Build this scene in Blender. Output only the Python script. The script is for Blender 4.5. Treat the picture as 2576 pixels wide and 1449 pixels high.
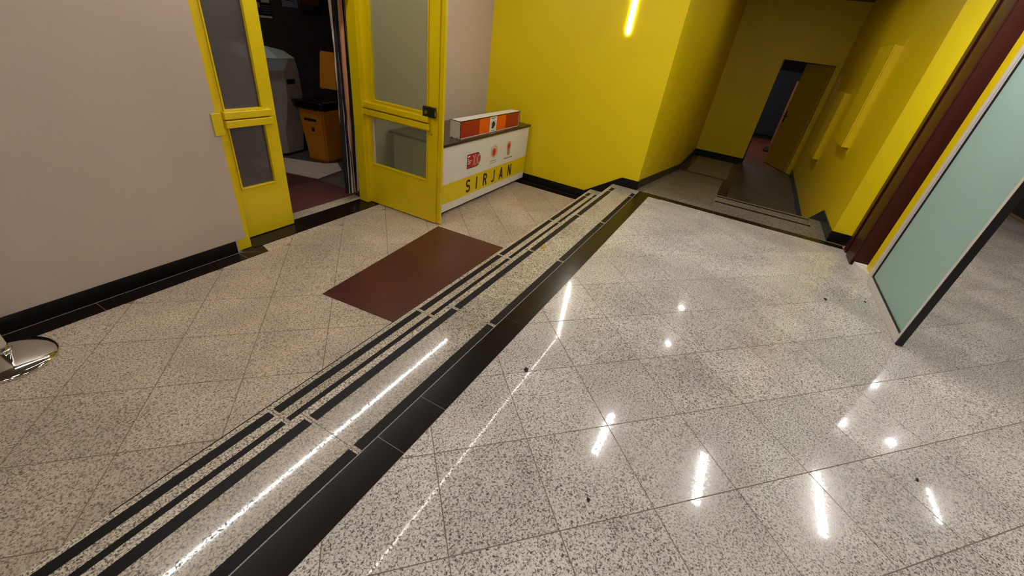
import bpy, bmesh, math, random
from mathutils import Vector, Matrix
random.seed(7)
scene = bpy.context.scene
C = scene.collection
for o in list(bpy.data.objects):
    bpy.data.objects.remove(o)

# ------------------------------------------------------------------ camera
# X runs along the step stripes away from the camera, Y to the left, Z up; upper floor is z = 0
CAMH = 1.5
F_PX = 1035.69
R = ((0.48616409, -0.86547037, 0.12085326),      # image right
     (-0.41382604, -0.34982100, -0.84046016),    # image down
     (0.76967038, 0.35858933, -0.52822458))      # view direction
cam_d = bpy.data.cameras.new('camera')
cam = bpy.data.objects.new('camera', cam_d)
C.objects.link(cam)
cam_d.sensor_width = 36.0
cam_d.lens = F_PX / 2576 * 36.0
cam_d.clip_start = 0.02
cam_d.clip_end = 100
rx, dn, fw = [Vector(r) for r in R]
m = Matrix.Identity(4)
for i in range(3):
    m[i][0] = rx[i]; m[i][1] = -dn[i]; m[i][2] = -fw[i]
m[2][3] = CAMH
cam.matrix_world = m
scene.camera = cam

# ------------------------------------------------------------------ world and view
w = bpy.data.worlds.new('world'); scene.world = w
w.use_nodes = True
w.node_tree.nodes['Background'].inputs[0].default_value = (0.8, 0.85, 0.9, 1)
w.node_tree.nodes['Background'].inputs[1].default_value = 0.0
scene.view_settings.view_transform = 'Standard'
scene.view_settings.look = 'None'
scene.view_settings.gamma = 1
scene.view_settings.use_curve_mapping = False
scene.view_settings.exposure = 1.08
LED = 46.0          # emission of the linear ceiling lights

ZA, ZL, ZD = -0.143, -0.286, -0.43     # middle tread, lower floor, landing of the recess
ZC = 2.68                              # ceiling

# ------------------------------------------------------------------ materials
def lin(c):
    c = c / 255.0
    return c / 12.92 if c <= 0.04045 else ((c + 0.055) / 1.055) ** 2.4
def col(r, g, b): return (lin(r), lin(g), lin(b), 1)
MATS = {}
def mat(name, rgb, rough=0.5, metal=0.0, spec=0.5, var=0.0, vscale=6.0, bump=0.0, bscale=200.0, coat=0.0):
    m = bpy.data.materials.new(name); m.use_nodes = True
    nt = m.node_tree; b = nt.nodes['Principled BSDF']
    b.inputs['Base Color'].default_value = col(*rgb)
    b.inputs['Roughness'].default_value = rough
    b.inputs['Metallic'].default_value = metal
    b.inputs['Specular IOR Level'].default_value = spec
    b.inputs['Coat Weight'].default_value = coat
    geo = nt.nodes.new('ShaderNodeNewGeometry')
    if var > 0:
        n = nt.nodes.new('ShaderNodeTexNoise'); n.inputs['Scale'].default_value = vscale; n.inputs['Detail'].default_value = 4
        nt.links.new(geo.outputs['Position'], n.inputs['Vector'])
        r = nt.nodes.new('ShaderNodeValToRGB')
        c = col(*rgb)
        r.color_ramp.elements[0].position = 0.3; r.color_ramp.elements[1].position = 0.7
        r.color_ramp.elements[0].color = tuple(x * (1 - var) for x in c[:3]) + (1,)
        r.color_ramp.elements[1].color = tuple(min(1, x * (1 + var)) for x in c[:3]) + (1,)
        nt.links.new(n.outputs['Fac'], r.inputs['Fac']); nt.links.new(r.outputs['Color'], b.inputs['Base Color'])
    if bump > 0:
        n2 = nt.nodes.new('ShaderNodeTexNoise'); n2.inputs['Scale'].default_value = bscale; n2.inputs['Detail'].default_value = 2
        nt.links.new(geo.outputs['Position'], n2.inputs['Vector'])
        bp = nt.nodes.new('ShaderNodeBump'); bp.inputs['Strength'].default_value = bump; bp.inputs['Distance'].default_value = 0.002
        nt.links.new(n2.outputs['Fac'], bp.inputs['Height']); nt.links.new(bp.outputs['Normal'], b.inputs['Normal'])
    MATS[name] = m
    return m
def granite(name, light, mid, dark, rough, stain, scale=95.0, spec=0.5, coat=0.0):
    """speckled granite: three tones of crystals, each tile shifted and toned a little on its own"""
    m = bpy.data.materials.new(name); m.use_nodes = True
    nt = m.node_tree; b = nt.nodes['Principled BSDF']; N = nt.nodes.new; L = nt.links.new
    geo = N('ShaderNodeNewGeometry'); oi = N('ShaderNodeObjectInfo')
    mul = N('ShaderNodeMath'); mul.operation = 'MULTIPLY'; mul.inputs[1].default_value = 37.0
    L(oi.outputs['Random'], mul.inputs[0])
    add = N('ShaderNodeVectorMath'); add.operation = 'ADD'
    L(geo.outputs['Position'], add.inputs[0]); L(mul.outputs[0], add.inputs[1])
    n = N('ShaderNodeTexNoise'); n.inputs['Scale'].default_value = scale; n.inputs['Detail'].default_value = 4.0
    n.inputs['Roughness'].default_value = 0.66; n.inputs['Distortion'].default_value = 0.6
    L(add.outputs[0], n.inputs['Vector'])
    r = N('ShaderNodeValToRGB'); e = r.color_ramp.elements
    e[0].position = 0.405; e[0].color = col(*dark)
    e[1].position = 0.565; e[1].color = col(*light)
    k = e.new(0.465); k.color = col(*mid)
    k = e.new(0.52); k.color = tuple((a + c) / 2 for a, c in zip(col(*mid), col(*light)))
    L(n.outputs['Fac'], r.inputs['Fac'])
    # large scale stains and a tone per slab
    n2 = N('ShaderNodeTexNoise'); n2.inputs['Scale'].default_value = 2.3; n2.inputs['Detail'].default_value = 5
    L(geo.outputs['Position'], n2.inputs['Vector'])
    mr = N('ShaderNodeMapRange'); mr.inputs['From Min'].default_value = 0.3; mr.inputs['From Max'].default_value = 0.7
    mr.inputs['To Min'].default_value = 0.80; mr.inputs['To Max'].default_value = 1.12
    L(n2.outputs['Fac'], mr.inputs['Value'])
    mr2 = N('ShaderNodeMapRange'); mr2.inputs['To Min'].default_value = 0.92; mr2.inputs['To Max'].default_value = 1.07
    L(oi.outputs['Random'], mr2.inputs['Value'])
    mm = N('ShaderNodeMath'); mm.operation = 'MULTIPLY'; L(mr.outputs[0], mm.inputs[0]); L(mr2.outputs[0], mm.inputs[1])
    mx = N('ShaderNodeMix'); mx.data_type = 'RGBA'; mx.blend_type = 'MULTIPLY'; mx.inputs['Factor'].default_value = 1
    L(r.outputs['Color'], mx.inputs['A']); L(mm.outputs[0], mx.inputs['B'])
    mx2 = N('ShaderNodeMix'); mx2.data_type = 'RGBA'; mx2.inputs['B'].default_value = col(*stain)
    mr3 = N('ShaderNodeMapRange'); mr3.inputs['From Min'].default_value = 0.52; mr3.inputs['From Max'].default_value = 0.75; mr3.inputs['To Max'].default_value = 0.35
    n3 = N('ShaderNodeTexNoise'); n3.inputs['Scale'].default_value = 1.1; n3.inputs['Detail'].default_value = 6
    L(geo.outputs['Position'], n3.inputs['Vector']); L(n3.outputs['Fac'], mr3.inputs['Value']); L(mr3.outputs[0], mx2.inputs['Factor'])
    L(mx.outputs['Result'], mx2.inputs['A'])
    L(mx2.outputs['Result'], b.inputs['Base Color'])
    mr4 = N('ShaderNodeMapRange'); mr4.inputs['From Min'].default_value = 0.40; mr4.inputs['From Max'].default_value = 0.52
    mr4.inputs['To Min'].default_value = min(0.5, rough * 9); mr4.inputs['To Max'].default_value = rough
    L(n.outputs['Fac'], mr4.inputs['Value']); L(mr4.outputs[0], b.inputs['Roughness'])
    b.inputs['Specular IOR Level'].default_value = spec
    b.inputs['Coat Weight'].default_value = coat; b.inputs['Coat Roughness'].default_value = 0.22; b.inputs['Coat IOR'].default_value = 1.3
    MATS[name] = m
    return m
def emit(name, rgb, strength):
    m = bpy.data.materials.new(name); m.use_nodes = True
    b = m.node_tree.nodes['Principled BSDF']
    b.inputs['Base Color'].default_value = (0.8, 0.8, 0.8, 1)
    b.inputs['Emission Color'].default_value = col(*rgb)
    b.inputs['Emission Strength'].default_value = strength
    MATS[name] = m
def frosted(name, rgb, rough, mixd, dcol):
    """frosted glass: blurred transmission mixed with a milky surface"""
    m = bpy.data.materials.new(name); m.use_nodes = True
    nt = m.node_tree; nt.nodes.remove(nt.nodes['Principled BSDF'])
    out = nt.nodes['Material Output']; N = nt.nodes.new; L = nt.links.new
    g = N('ShaderNodeBsdfRefraction'); g.inputs['Color'].default_value = col(*rgb); g.inputs['Roughness'].default_value = rough; g.inputs['IOR'].default_value = 1.05
    d = N('ShaderNodeBsdfDiffuse'); d.inputs['Color'].default_value = col(*dcol)
    gl = N('ShaderNodeBsdfGlossy'); gl.inputs['Roughness'].default_value = 0.25
    mx = N('ShaderNodeMixShader'); mx.inputs[0].default_value = mixd
    L(g.outputs[0], mx.inputs[1]); L(d.outputs[0], mx.inputs[2])
    mx2 = N('ShaderNodeMixShader'); mx2.inputs[0].default_value = 0.05
    L(mx.outputs[0], mx2.inputs[1]); L(gl.outputs[0], mx2.inputs[2]); L(mx2.outputs[0], out.inputs['Surface'])
    MATS[name] = m

mat('yellow_wall', (233, 206, 9), 0.42, spec=0.35, var=0.03, vscale=2.0, bump=0.05, bscale=60)
mat('yellow_enamel', (228, 199, 4), 0.28, spec=0.5, var=0.05, vscale=5.0, bump=0.05, bscale=30)
mat('grey_wall', (198, 180, 162), 0.5, spec=0.3, var=0.03, vscale=2.0)
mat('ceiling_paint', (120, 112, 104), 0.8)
mat('hall_paint', (190, 182, 172), 0.8)
mat('dark_cladding', (38, 30, 30), 0.4)
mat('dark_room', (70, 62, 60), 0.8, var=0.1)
granite('granite_upper', (230, 224, 213), (194, 187, 176), (100, 94, 86), 0.022, (176, 164, 156), scale=135, spec=0.4, coat=0.35)
granite('granite_lower', (216, 199, 175), (182, 165, 143), (110, 97, 81), 0.34, (158, 136, 110), scale=125)
granite('granite_step', (220, 208, 186), (168, 157, 138), (80, 72, 60), 0.03, (176, 162, 140), scale=125)
granite('granite_recess', (142, 135, 119), (120, 113, 99), (84, 77, 66), 0.3, (120, 112, 98), scale=60)  # darker, plainer stone of the recess ramp, stairs and landing
mat('grout', (128, 110, 90), 0.8, var=0.15, vscale=20)
mat('grout_light', (176, 170, 158), 0.7)
mat('black_stone', (28, 21, 18), 0.22, spec=0.22, var=0.12, vscale=5)
mat('black_skirting', (18, 15, 14), 0.3, spec=0.25)
mat('black_inlay', (20, 17, 17), 0.5, spec=0.2, var=0.1, vscale=30)
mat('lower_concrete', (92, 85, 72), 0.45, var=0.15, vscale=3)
mat('maroon_paint', (64, 25, 23), 0.34, spec=0.25, var=0.08, vscale=4)
mat('maroon_mat', (80, 40, 30), 0.32, spec=0.5, var=0.10, vscale=3.0, bump=0.08, bscale=90)
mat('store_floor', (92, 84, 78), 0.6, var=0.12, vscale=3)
mat('maroon_carpet', (96, 48, 44), 0.85, var=0.08, vscale=8)
mat('white_panel', (226, 220, 208), 0.35, var=0.02)
mat('white_alu', (214, 208, 202), 0.35)
mat('black_gasket', (14, 12, 13), 0.45)
mat('counter_top', (52, 38, 32), 0.22, var=0.08)
mat('dark_trim', (26, 18, 15), 0.4)
mat('print_yellow', (222, 196, 0), 0.35)
mat('print_dark', (50, 14, 14), 0.5)
mat('print_red', (178, 44, 40), 0.4)
mat('print_deep_red', (160, 30, 18), 0.35)
mat('print_orange', (228, 92, 14), 0.35)
mat('print_salmon', (226, 110, 84), 0.4)
mat('print_grey', (150, 146, 128), 0.5)
mat('print_pale', (226, 222, 206), 0.4)
mat('print_black', (26, 24, 22), 0.5)
mat('chrome', (225, 222, 216), 0.06, metal=1.0)
mat('steel', (150, 146, 140), 0.3, metal=1.0)
mat('black_metal', (18, 20, 18), 0.35)
mat('bin_plastic', (214, 134, 10), 0.45)
mat('bag_plastic', (14, 14, 16), 0.25)
mat('machine_plastic', (196, 190, 180), 0.45)
mat('machine_lid', (188, 200, 200), 0.3)
mat('paper', (222, 212, 196), 0.8, var=0.04)
mat('blue_paper', (150, 150, 168), 0.7)
mat('brown_card', (120, 66, 36), 0.7)
mat('dark_green', (34, 40, 18), 0.8)
mat('curtain_black', (30, 24, 26), 0.9)
mat('curtain_white', (206, 190, 180), 0.9)
mat('curtain_peach', (204, 146, 104), 0.9)
mat('red_floor', (132, 74, 60), 0.4, var=0.1)
mat('navy_fabric', (44, 48, 64), 0.8, var=0.1)
mat('wood_board', (180, 116, 80), 0.5)
mat('door_brown', (190, 160, 12), 0.4)
mat('orange_strip', (170, 100, 70), 0.6)
mat('debris_dark', (40, 34, 30), 0.9)
mat('sticker_yellow', (170, 140, 20), 0.6)
mat('grey_plastic', (118, 112, 104), 0.5)
frosted('frost_door', (225, 232, 215), 0.17, 0.22, (170, 168, 145))
frosted('frost_dark', (200, 200, 205), 0.35, 0.25, (140, 132, 136))
frosted('frost_panel', (190, 220, 210), 0.45, 0.72, (180, 210, 202))
emit('led_white', (252, 248, 246), LED)
emit('led_dim', (255, 240, 226), LED * 0.28)
emit('led_spot', (250, 248, 250), LED * 3.5)
emit('led_recess', (255, 250, 240), LED * 2.2)
emit('led_wall', (255, 252, 250), 22.0)
emit('led_fill', (255, 244, 230), 11.0)  # glow of the two added fill lamps

# ------------------------------------------------------------------ helpers
ORG = {}
def origin(o):
    while o is not None:
        if o.name in ORG: return ORG[o.name]
        o = o.parent
    return Vector((0, 0, 0))
def tag(o, label=None, cat=None, group=None, kind=None):
    if label: o['label'] = label
    if cat: o['category'] = cat
    if group: o['group'] = group
    if kind: o['kind'] = kind
    return o
def thing(name, loc, label=None, cat=None, group=None, kind=None):
    o = bpy.data.objects.new(name, None); C.objects.link(o)
    o.location = loc; o.empty_display_size = 0.05
    ORG[o.name] = Vector(loc)
    return tag(o, label, cat, group, kind)
def obj(name, bm, material, parent=None, smooth=False):
    """links a bmesh given in world coordinates as one mesh object"""
    if parent is not None:
        bmesh.ops.translate(bm, verts=bm.verts, vec=-origin(parent))
    bmesh.ops.recalc_face_normals(bm, faces=bm.faces)
    me = bpy.data.meshes.new(name); bm.to_mesh(me); bm.free()
    for mm in (material if isinstance(material, (list, tuple)) else [material]):
        me.materials.append(MATS[mm])
    if smooth:
        for p in me.polygons: p.use_smooth = True
    o = bpy.data.objects.new(name, me); C.objects.link(o)
    if parent is not None: o.parent = parent
    return o
def box(bm, x0, x1, y0, y1, z0, z1, bev=0.0, mtx=None):
    vs = [bm.verts.new((x, y, z)) for x in (x0, x1) for y in (y0, y1) for z in (z0, z1)]
    fs = []
    for q in ((0, 1, 3, 2), (4, 6, 7, 5), (0, 4, 5, 1), (2, 3, 7, 6), (0, 2, 6, 4), (1, 5, 7, 3)):
        fs.append(bm.faces.new([vs[i] for i in q]))
    if mtx is not None:
        bmesh.ops.transform(bm, matrix=mtx, verts=vs)
    if bev > 0:
        es = set(e for f in fs for e in f.edges)
        bmesh.ops.bevel(bm, geom=list(es), offset=bev, segments=2, affect='EDGES', profile=0.5)
    return bm
def B(x0, x1, y0, y1, z0, z1, bev=0.0, mtx=None):
    return box(bmesh.new(), min(x0, x1), max(x0, x1), min(y0, y1), max(y0, y1), min(z0, z1), max(z0, z1), bev, mtx)
def prism(pts, axis, a0, a1, bm=None):
    """polygon extruded along an axis; pts are the two other coordinates in axis order"""
    bm = bm or bmesh.new()
    def P(p, a):
        if axis == 'x': return (a, p[0], p[1])
        if axis == 'y': return (p[0], a, p[1])
        return (p[0], p[1], a)
    A = [bm.verts.new(P(p, a0)) for p in pts]; D = [bm.verts.new(P(p, a1)) for p in pts]
    bm.faces.new(A); bm.faces.new(D)
    n = len(pts)
    for i in range(n):
        bm.faces.new((A[i], A[(i + 1) % n], D[(i + 1) % n], D[i]))
    return bm
def lathe(prof, cx, cy, segs=48, bm=None):
    bm = bm or bmesh.new(); rings = []
    for r, z in prof:
        if r < 1e-6: rings.append([bm.verts.new((cx, cy, z))])
        else: rings.append([bm.verts.new((cx + r * math.cos(2 * math.pi * i / segs), cy + r * math.sin(2 * math.pi * i / segs), z)) for i in range(segs)])
    for a, b in zip(rings, rings[1:]):
        for i in range(segs):
            j = (i + 1) % segs
            if len(a) == 1 and len(b) == 1: continue
            if len(a) == 1: bm.faces.new((a[0], b[i], b[j]))
            elif len(b) == 1: bm.faces.new((a[i], a[j], b[0]))
            else: bm.faces.new((a[i], a[j], b[j], b[i]))
    return bm
def hexa(low, high):
    """solid between two quads given as 3D corner lists"""
    bm = bmesh.new()
    a = [bm.verts.new(p) for p in low]; b = [bm.verts.new(p) for p in high]
    bm.faces.new(a); bm.faces.new(b); n = len(a)
    for i in range(n): bm.faces.new((a[i], a[(i + 1) % n], b[(i + 1) % n], b[i]))
    return bm
def struct(name, bm, material, label=None, parent=None):
    o = obj(name, bm, material, parent)
    if parent is None: o['kind'] = 'structure'
    if label: o['label'] = label
    return o
def clip(poly, inside, inter):
    out = []
    for i, p in enumerate(poly):
        q = poly[(i + 1) % len(poly)]
        if inside(p):
            out.append(p)
            if not inside(q): out.append(inter(p, q))
        elif inside(q): out.append(inter(p, q))
    return out
def clip_rect(poly, x0, x1, y0, y1):
    for ax, v, s in ((0, x0, 1), (0, x1, -1), (1, y0, 1), (1, y1, -1)):
        if len(poly) < 3: return []
        def inter(p, q, ax=ax, v=v):
            t = (v - p[ax]) / (q[ax] - p[ax]); return (p[0] + t * (q[0] - p[0]), p[1] + t * (q[1] - p[1]))
        poly = clip(poly, lambda p: (p[ax] - v) * s >= -1e-9, inter)
    return poly
def in_view(x, y, z, margin):
    v = Vector((x, y, z - CAMH)); d = fw.dot(v)
    if d < 0.15: return False
    u = 1288 + F_PX * rx.dot(v) / d; t = 724.5 + F_PX * dn.dot(v) / d
    return -margin < u < 2576 + margin and -margin < t < 1449 + margin
def tile_floor(parent, name, material, node, regions, z, gap, margin):
    """square tiles of 0.4 m laid at 45 degrees; whole tiles share one mesh"""
    h = 0.4 * math.sqrt(2) / 2
    g = gap / 2 * math.sqrt(2)
    dep = 0.0018; ch = 0.0009
    def mesh(pts, cx, cy):
        bm = bmesh.new()
        n = len(pts)
        sc = lambda p, s: (cx + (p[0] - cx) * s, cy + (p[1] - cy) * s)
        top = [bm.verts.new((*sc(p, 0.995), z)) for p in pts]
        bot = [bm.verts.new((p[0], p[1], z - dep)) for p in pts]
        bm.faces.new(top)
        for i in range(n): bm.faces.new((bot[i], bot[(i + 1) % n], top[(i + 1) % n], top[i]))
        return bm
    shared = None; count = 0
    for a in range(-40, 41):
        for b in range(-40, 41):
            cx = node[0] + (a + b) * h; cy = node[1] + (a - b) * h + h
            full = [(cx - h + g, cy), (cx, cy - h + g), (cx + h - g, cy), (cx, cy + h - g)]
            if not any(in_view(p[0], p[1], z, margin) for p in full + [(cx, cy)]): continue
            for reg in regions:
                pl = clip_rect(full, *reg)
                if len(pl) < 3: continue
                ar = abs(sum(pl[i][0] * pl[(i + 1) % len(pl)][1] - pl[(i + 1) % len(pl)][0] * pl[i][1] for i in range(len(pl)))) / 2
                if ar < 0.0006: continue
                whole = all(abs(p[0] - q[0]) + abs(p[1] - q[1]) < 1e-9 for p, q in zip(pl, full)) and len(pl) == 4
                if whole:
                    if shared is None:
                        bm = mesh([(p[0] - cx, p[1] - cy) for p in full], 0, 0)
                        bmesh.ops.recalc_face_normals(bm, faces=bm.faces)
                        shared = bpy.data.meshes.new(name); bm.to_mesh(shared); bm.free(); shared.materials.append(MATS[material])
                    o = bpy.data.objects.new(name, shared); C.objects.link(o); o.parent = parent
                    o.location = Vector((cx, cy, 0)) - origin(parent)
                else:
                    mx = sum(p[0] for p in pl) / len(pl); my = sum(p[1] for p in pl) / len(pl)
                    obj(name, mesh(pl, mx, my), material, parent)
                count += 1
    return count

# ------------------------------------------------------------------ setting: floors
XW = 5.22                 # yellow end wall
YG = 3.215                # grey wall face
fu = struct('floor', B(-4, 5.23, -4.2, 0.742, -0.2, -0.0016), 'grout', 'polished grey speckled granite floor laid diagonally, upper level')
obj('floor_base', B(5.23, 10, -4.2, -1.32, -0.2, -0.0016), 'grout', fu)
tile_floor(fu, 'floor_tile', 'granite_upper', (1.147, -0.205), [(-1.2, 5.10, -4.15, 0.742), (5.10, 9.9, -4.15, -1.34)], 0.0, 0.003, 260)
# black border band beside the step and across the mouth of the recess
obj('band_base', B(-4, 5.22, 0.742, 0.8889, -0.2, -0.0016), 'grout_light', fu)
jx = [-1.4, -0.6, 0.796, 1.07, 1.865, 2.66, 3.45, 4.25, 5.08]
for a, b in zip(jx, jx[1:]):
    obj('border_tile', B(a + 0.0015, b - 0.0015, 0.7435, 0.8845, -0.0016, 0.0002), 'black_stone', fu)
obj('border_tile', B(5.083, 5.215, 0.60, 0.8845, -0.0016, 0.0002), 'black_stone', fu)
ys = [-1.30, -0.62, 0.0, 0.60]
for a, b in zip(ys, ys[1:]):
    obj('border_tile', B(5.105, 5.215, a + 0.0015, b - 0.0015, -0.0016, 0.0002), 'black_stone', fu)

# two steps with black inlaid strips
def step(name, y0, y1, z, zb, strips, label):
    st = struct(name, B(-4, XW, y0, y1, zb, z - 0.02), 'granite_step', label)
    joints = [-1.4, -0.35, 0.70, 1.745, 2.79, 3.84, 4.89, XW]
    for a, b in zip(joints, joints[1:]):
        obj('tread_slab', B(a + 0.0006, b - 0.0006, y0 + 0.0005, y1 + 0.006, z - 0.0195, z, 0.0012), 'granite_step', st)
        for (s0, s1) in strips:
            e = min(b, XW - 0.17)
            if e - a < 0.05: continue
            obj('inlay_strip', B(a + 0.012, e - 0.012, s0, s1, z + 0.0001, z + 0.0011), 'black_inlay', st)
    return st
step('floor_step_upper', 0.889, 1.229, 0.0, -0.2, [(0.8896, 0.936), (1.150, 1.196)], 'upper granite step edge with two inlaid black strips')
step('floor_step_lower', 1.10, 1.497, ZA, ZL - 0.05, [(1.430, 1.474), (1.334, 1.381)], 'lower granite step with two inlaid black strips')

obj('nosing_line', B(0.1, 1.62, 1.5035, 1.5075, ZA - 0.02, ZA + 0.0006), 'debris_dark', bpy.data.objects['floor_step_lower'])  # thin dark line along part of the lower step's front

# lower level
fl = struct('floor_lower', B(-4, XW, 1.498, 3.44, ZL - 0.2, ZL - 0.0016), 'grout', 'dull beige granite floor laid diagonally, lower level by the grey wall')
tile_floor(fl, 'floor_tile', 'granite_lower', (0.53, 2.195), [(-1.2, 5.07, 1.5, 3.07), (1.77, 3.12, 3.07, 3.19), (3.12, 5.07, 3.07, 3.2)], ZL, 0.004, 260)
for a, b in ((-1.4, -0.1), (-0.1, 0.69), (0.69, 1.60)):
    obj('border_tile', B(a + 0.002, b - 0.002, 3.072, 3.197, ZL - 0.0016, ZL + 0.0003), 'black_stone', fl)
obj('border_tile', prism([(1.604, 3.072), (1.765, 3.072), (1.62, 3.197), (1.604, 3.197)], 'z', ZL - 0.0016, ZL + 0.0003), 'black_stone', fl)
obj('border_tile', prism([(1.770, 3.074), (1.80, 3.19), (1.69, 3.26), (1.628, 3.205)], 'z', ZL - 0.0016, ZL + 0.0003), 'black_stone', fl)
for a, b in ((1.51, 2.1), (2.1, 2.9), (2.9, 3.2)):
    obj('border_tile', B(5.075, 5.199, a + 0.002, b - 0.002, ZL - 0.0016, ZL + 0.0003), 'black_stone', fl)
# door threshold
obj('threshold', B(1.735, 3.14, 3.195, 3.44, ZL - 0.02, ZL + 0.004), 'black_stone', fl)
obj('threshold', B(1.735, 3.14, 3.441, 3.57, ZL - 0.02, ZL + 0.006), 'granite_lower', fl)

# ------------------------------------------------------------------ setting: walls
wl = struct('wall_left', B(-4, 1.628, 3.225, 3.36, ZL - 0.05, ZC), 'grey_wall', 'warm grey wall panelling beside the yellow double door')
obj('wall_panel', B(-4, 1.69, YG, 3.2249, ZL + 0.1, ZC), 'grey_wall', wl)
obj('wall_segment', B(3.155, XW, YG, 3.36, ZL - 0.05, ZC), 'grey_wall', wl)
obj('lintel', B(1.6281, 3.1549, YG, 3.36, 1.90, ZC), 'grey_wall', wl)
sk = struct('baseboard_left', B(-4, 1.605, 3.207, 3.2249, ZL, ZL + 0.1), 'black_skirting')
obj('baseboard_piece', B(3.16, XW - 0.02, 3.203, 3.2149, ZL, ZL + 0.1), 'black_skirting', sk)
wb = struct('wall_back', B(XW, XW + 0.1, 0.955, YG + 0.145, ZL - 0.05, ZC), 'yellow_wall', 'bright yellow end wall with a vertical light tube')
bb = struct('baseboard_back', B(XW - 0.012, XW - 0.0002, 1.589, 3.2, ZL, ZL + 0.105), 'black_skirting')
obj('baseboard_piece', prism([(1.588, ZL), (1.588, -0.180), (1.14, 0.106), (1.14, 0.001), (1.236, 0.001), (1.236, ZA + 0.001), (1.504, ZA + 0.001), (1.504, ZL)], 'x', XW - 0.012, XW - 0.0002), 'black_skirting', bb)
obj('baseboard_piece', B(XW - 0.012, XW - 0.0002, 0.925, 1.139, 0.001, 0.106), 'black_skirting', bb)

# recess: left wall, far wall, right wall, ramp, landing and stairs
AL0, AL1 = (XW + 0.0, 0.935), (10.9, 0.875)
FX = 10.9
struct('wall_recess_left', prism([(AL0[0], AL0[1]), (FX + 0.1, AL1[1]), (FX + 0.1, AL1[1] + 0.1), (XW + 0.1002, AL0[1] + 0.1), (XW + 0.1002, 0.9545), (XW, 0.9545)], 'z', ZD - 0.1, ZC), 'yellow_wall')
wf = struct('wall_recess_back', B(FX, FX + 0.1, -0.18, 0.8745, ZD - 0.1, ZC), 'yellow_wall')
obj('lintel', B(FX, FX + 0.1, -1.075, -0.1801, 1.655, ZC), 'yellow_wall', wf)
obj('wall_pier', B(FX, FX + 0.1, -1.168, -1.0751, ZD - 0.1, ZC), 'yellow_wall', wf)
struct('wall_recess_right', B(5.27, FX + 0.1, -1.42, -1.168, ZD - 0.1, ZC), 'yellow_wall')
def ylw(x): return AL0[1] + (AL1[1] - AL0[1]) * (x - AL0[0]) / (AL1[0] - AL0[0])
def strip_left(x0, z0, x1, z1, h=0.106, t=0.012):
    return hexa([(x0, ylw(x0) - t, z0), (x1, ylw(x1) - t, z1), (x1, ylw(x1) - 0.0003, z1), (x0, ylw(x0) - 0.0003, z0)],
                [(x0, ylw(x0) - t, z0 + h), (x1, ylw(x1) - t, z1 + h), (x1, ylw(x1) - 0.0003, z1 + h), (x0, ylw(x0) - 0.0003, z0 + h)])
br = struct('baseboard_recess', strip_left(XW - 0.01, 0.0, 5.35, 0.0), 'black_skirting')
obj('baseboard_piece', strip_left(5.351, 0.0, 8.85, ZD), 'black_skirting', br)
obj('baseboard_piece', strip_left(8.851, ZD, FX - 0.001, ZD), 'black_skirting', br)
obj('baseboard_piece', B(FX - 0.012, FX - 0.0003, -0.178, 0.86, ZD, ZD + 0.106), 'black_skirting', br)
obj('baseboard_piece', B(5.258, 5.2697, -1.42, -1.157, 0, 0.112), 'black_skirting', br)
obj('baseboard_piece', B(5.27, 5.97, -1.1677, -1.156, 0, 0.106), 'black_skirting', br)
obj('baseboard_piece', prism([(5.97, -0.2), (5.97, 0.106), (6.10, 0.106), (7.0, -0.32), (7.0, ZD), (6.6, ZD)], 'y', -1.1677, -1.156), 'black_skirting', br)
obj('baseboard_piece', B(7.0, FX - 0.001, -1.1677, -1.156, ZD, ZD + 0.106), 'black_skirting', br)
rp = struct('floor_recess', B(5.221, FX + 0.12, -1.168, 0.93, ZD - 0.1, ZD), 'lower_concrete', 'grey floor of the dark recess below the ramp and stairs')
obj('ramp', prism([(5.221, -0.43), (5.221, 0.0), (5.35, 0.0), (8.85, ZD + 0.0005), (8.85, ZD)], 'y', 0.045, 0.86), 'granite_recess', rp)
for x0, z0, x1, z1 in ((5.221, 0.0, 5.35, 0.0), (5.3501, 0.0, 8.849, ZD + 0.0006)):
    e0, e1 = ylw(x0) - 0.0125, ylw(x1) - 0.0125
    obj('ramp_edge', hexa([(x0, 0.8603, ZD), (x1, 0.8603, ZD), (x1, e1, ZD), (x0, e0, ZD)], [(x0, 0.8603, z0), (x1, 0.8603, z1), (x1, e1, z1), (x0, e0, z0)]), 'granite_recess', rp)
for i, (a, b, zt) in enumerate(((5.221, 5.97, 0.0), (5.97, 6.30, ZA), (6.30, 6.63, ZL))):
    s = obj('stair_tread', B(a, b - 0.0005, -1.155, 0.0445, ZD + 0.0001, zt), 'granite_recess', rp)
    for gx in ((5.620, 5.670), (5.875, 5.92)) if i == 0 else ((b - 0.12, b - 0.095),):
        obj('anti_slip_strip', B(gx[0], gx[1], -1.03, 0.03, zt, zt + 0.0012), 'black_inlay', s)
obj('border_tile', B(7.3, 8.84, -0.105, 0.043, ZD, ZD + 0.004), 'black_stone', rp)
obj('border_tile', B(8.86, 10.88, 0.745, 0.86, ZD, ZD + 0.004), 'black_stone', rp)
obj('border_tile', B(8.86, 8.91, -0.10, 0.744, ZD, ZD + 0.004), 'black_stone', rp)
obj('border_tile', B(10.66, 10.88, -0.10, 0.744, ZD, ZD + 0.004), 'black_stone', rp)
obj('landing_slab', B(8.912, 10.658, 0.0, 0.743, ZD, ZD + 0.003), 'granite_recess', rp)

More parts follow.
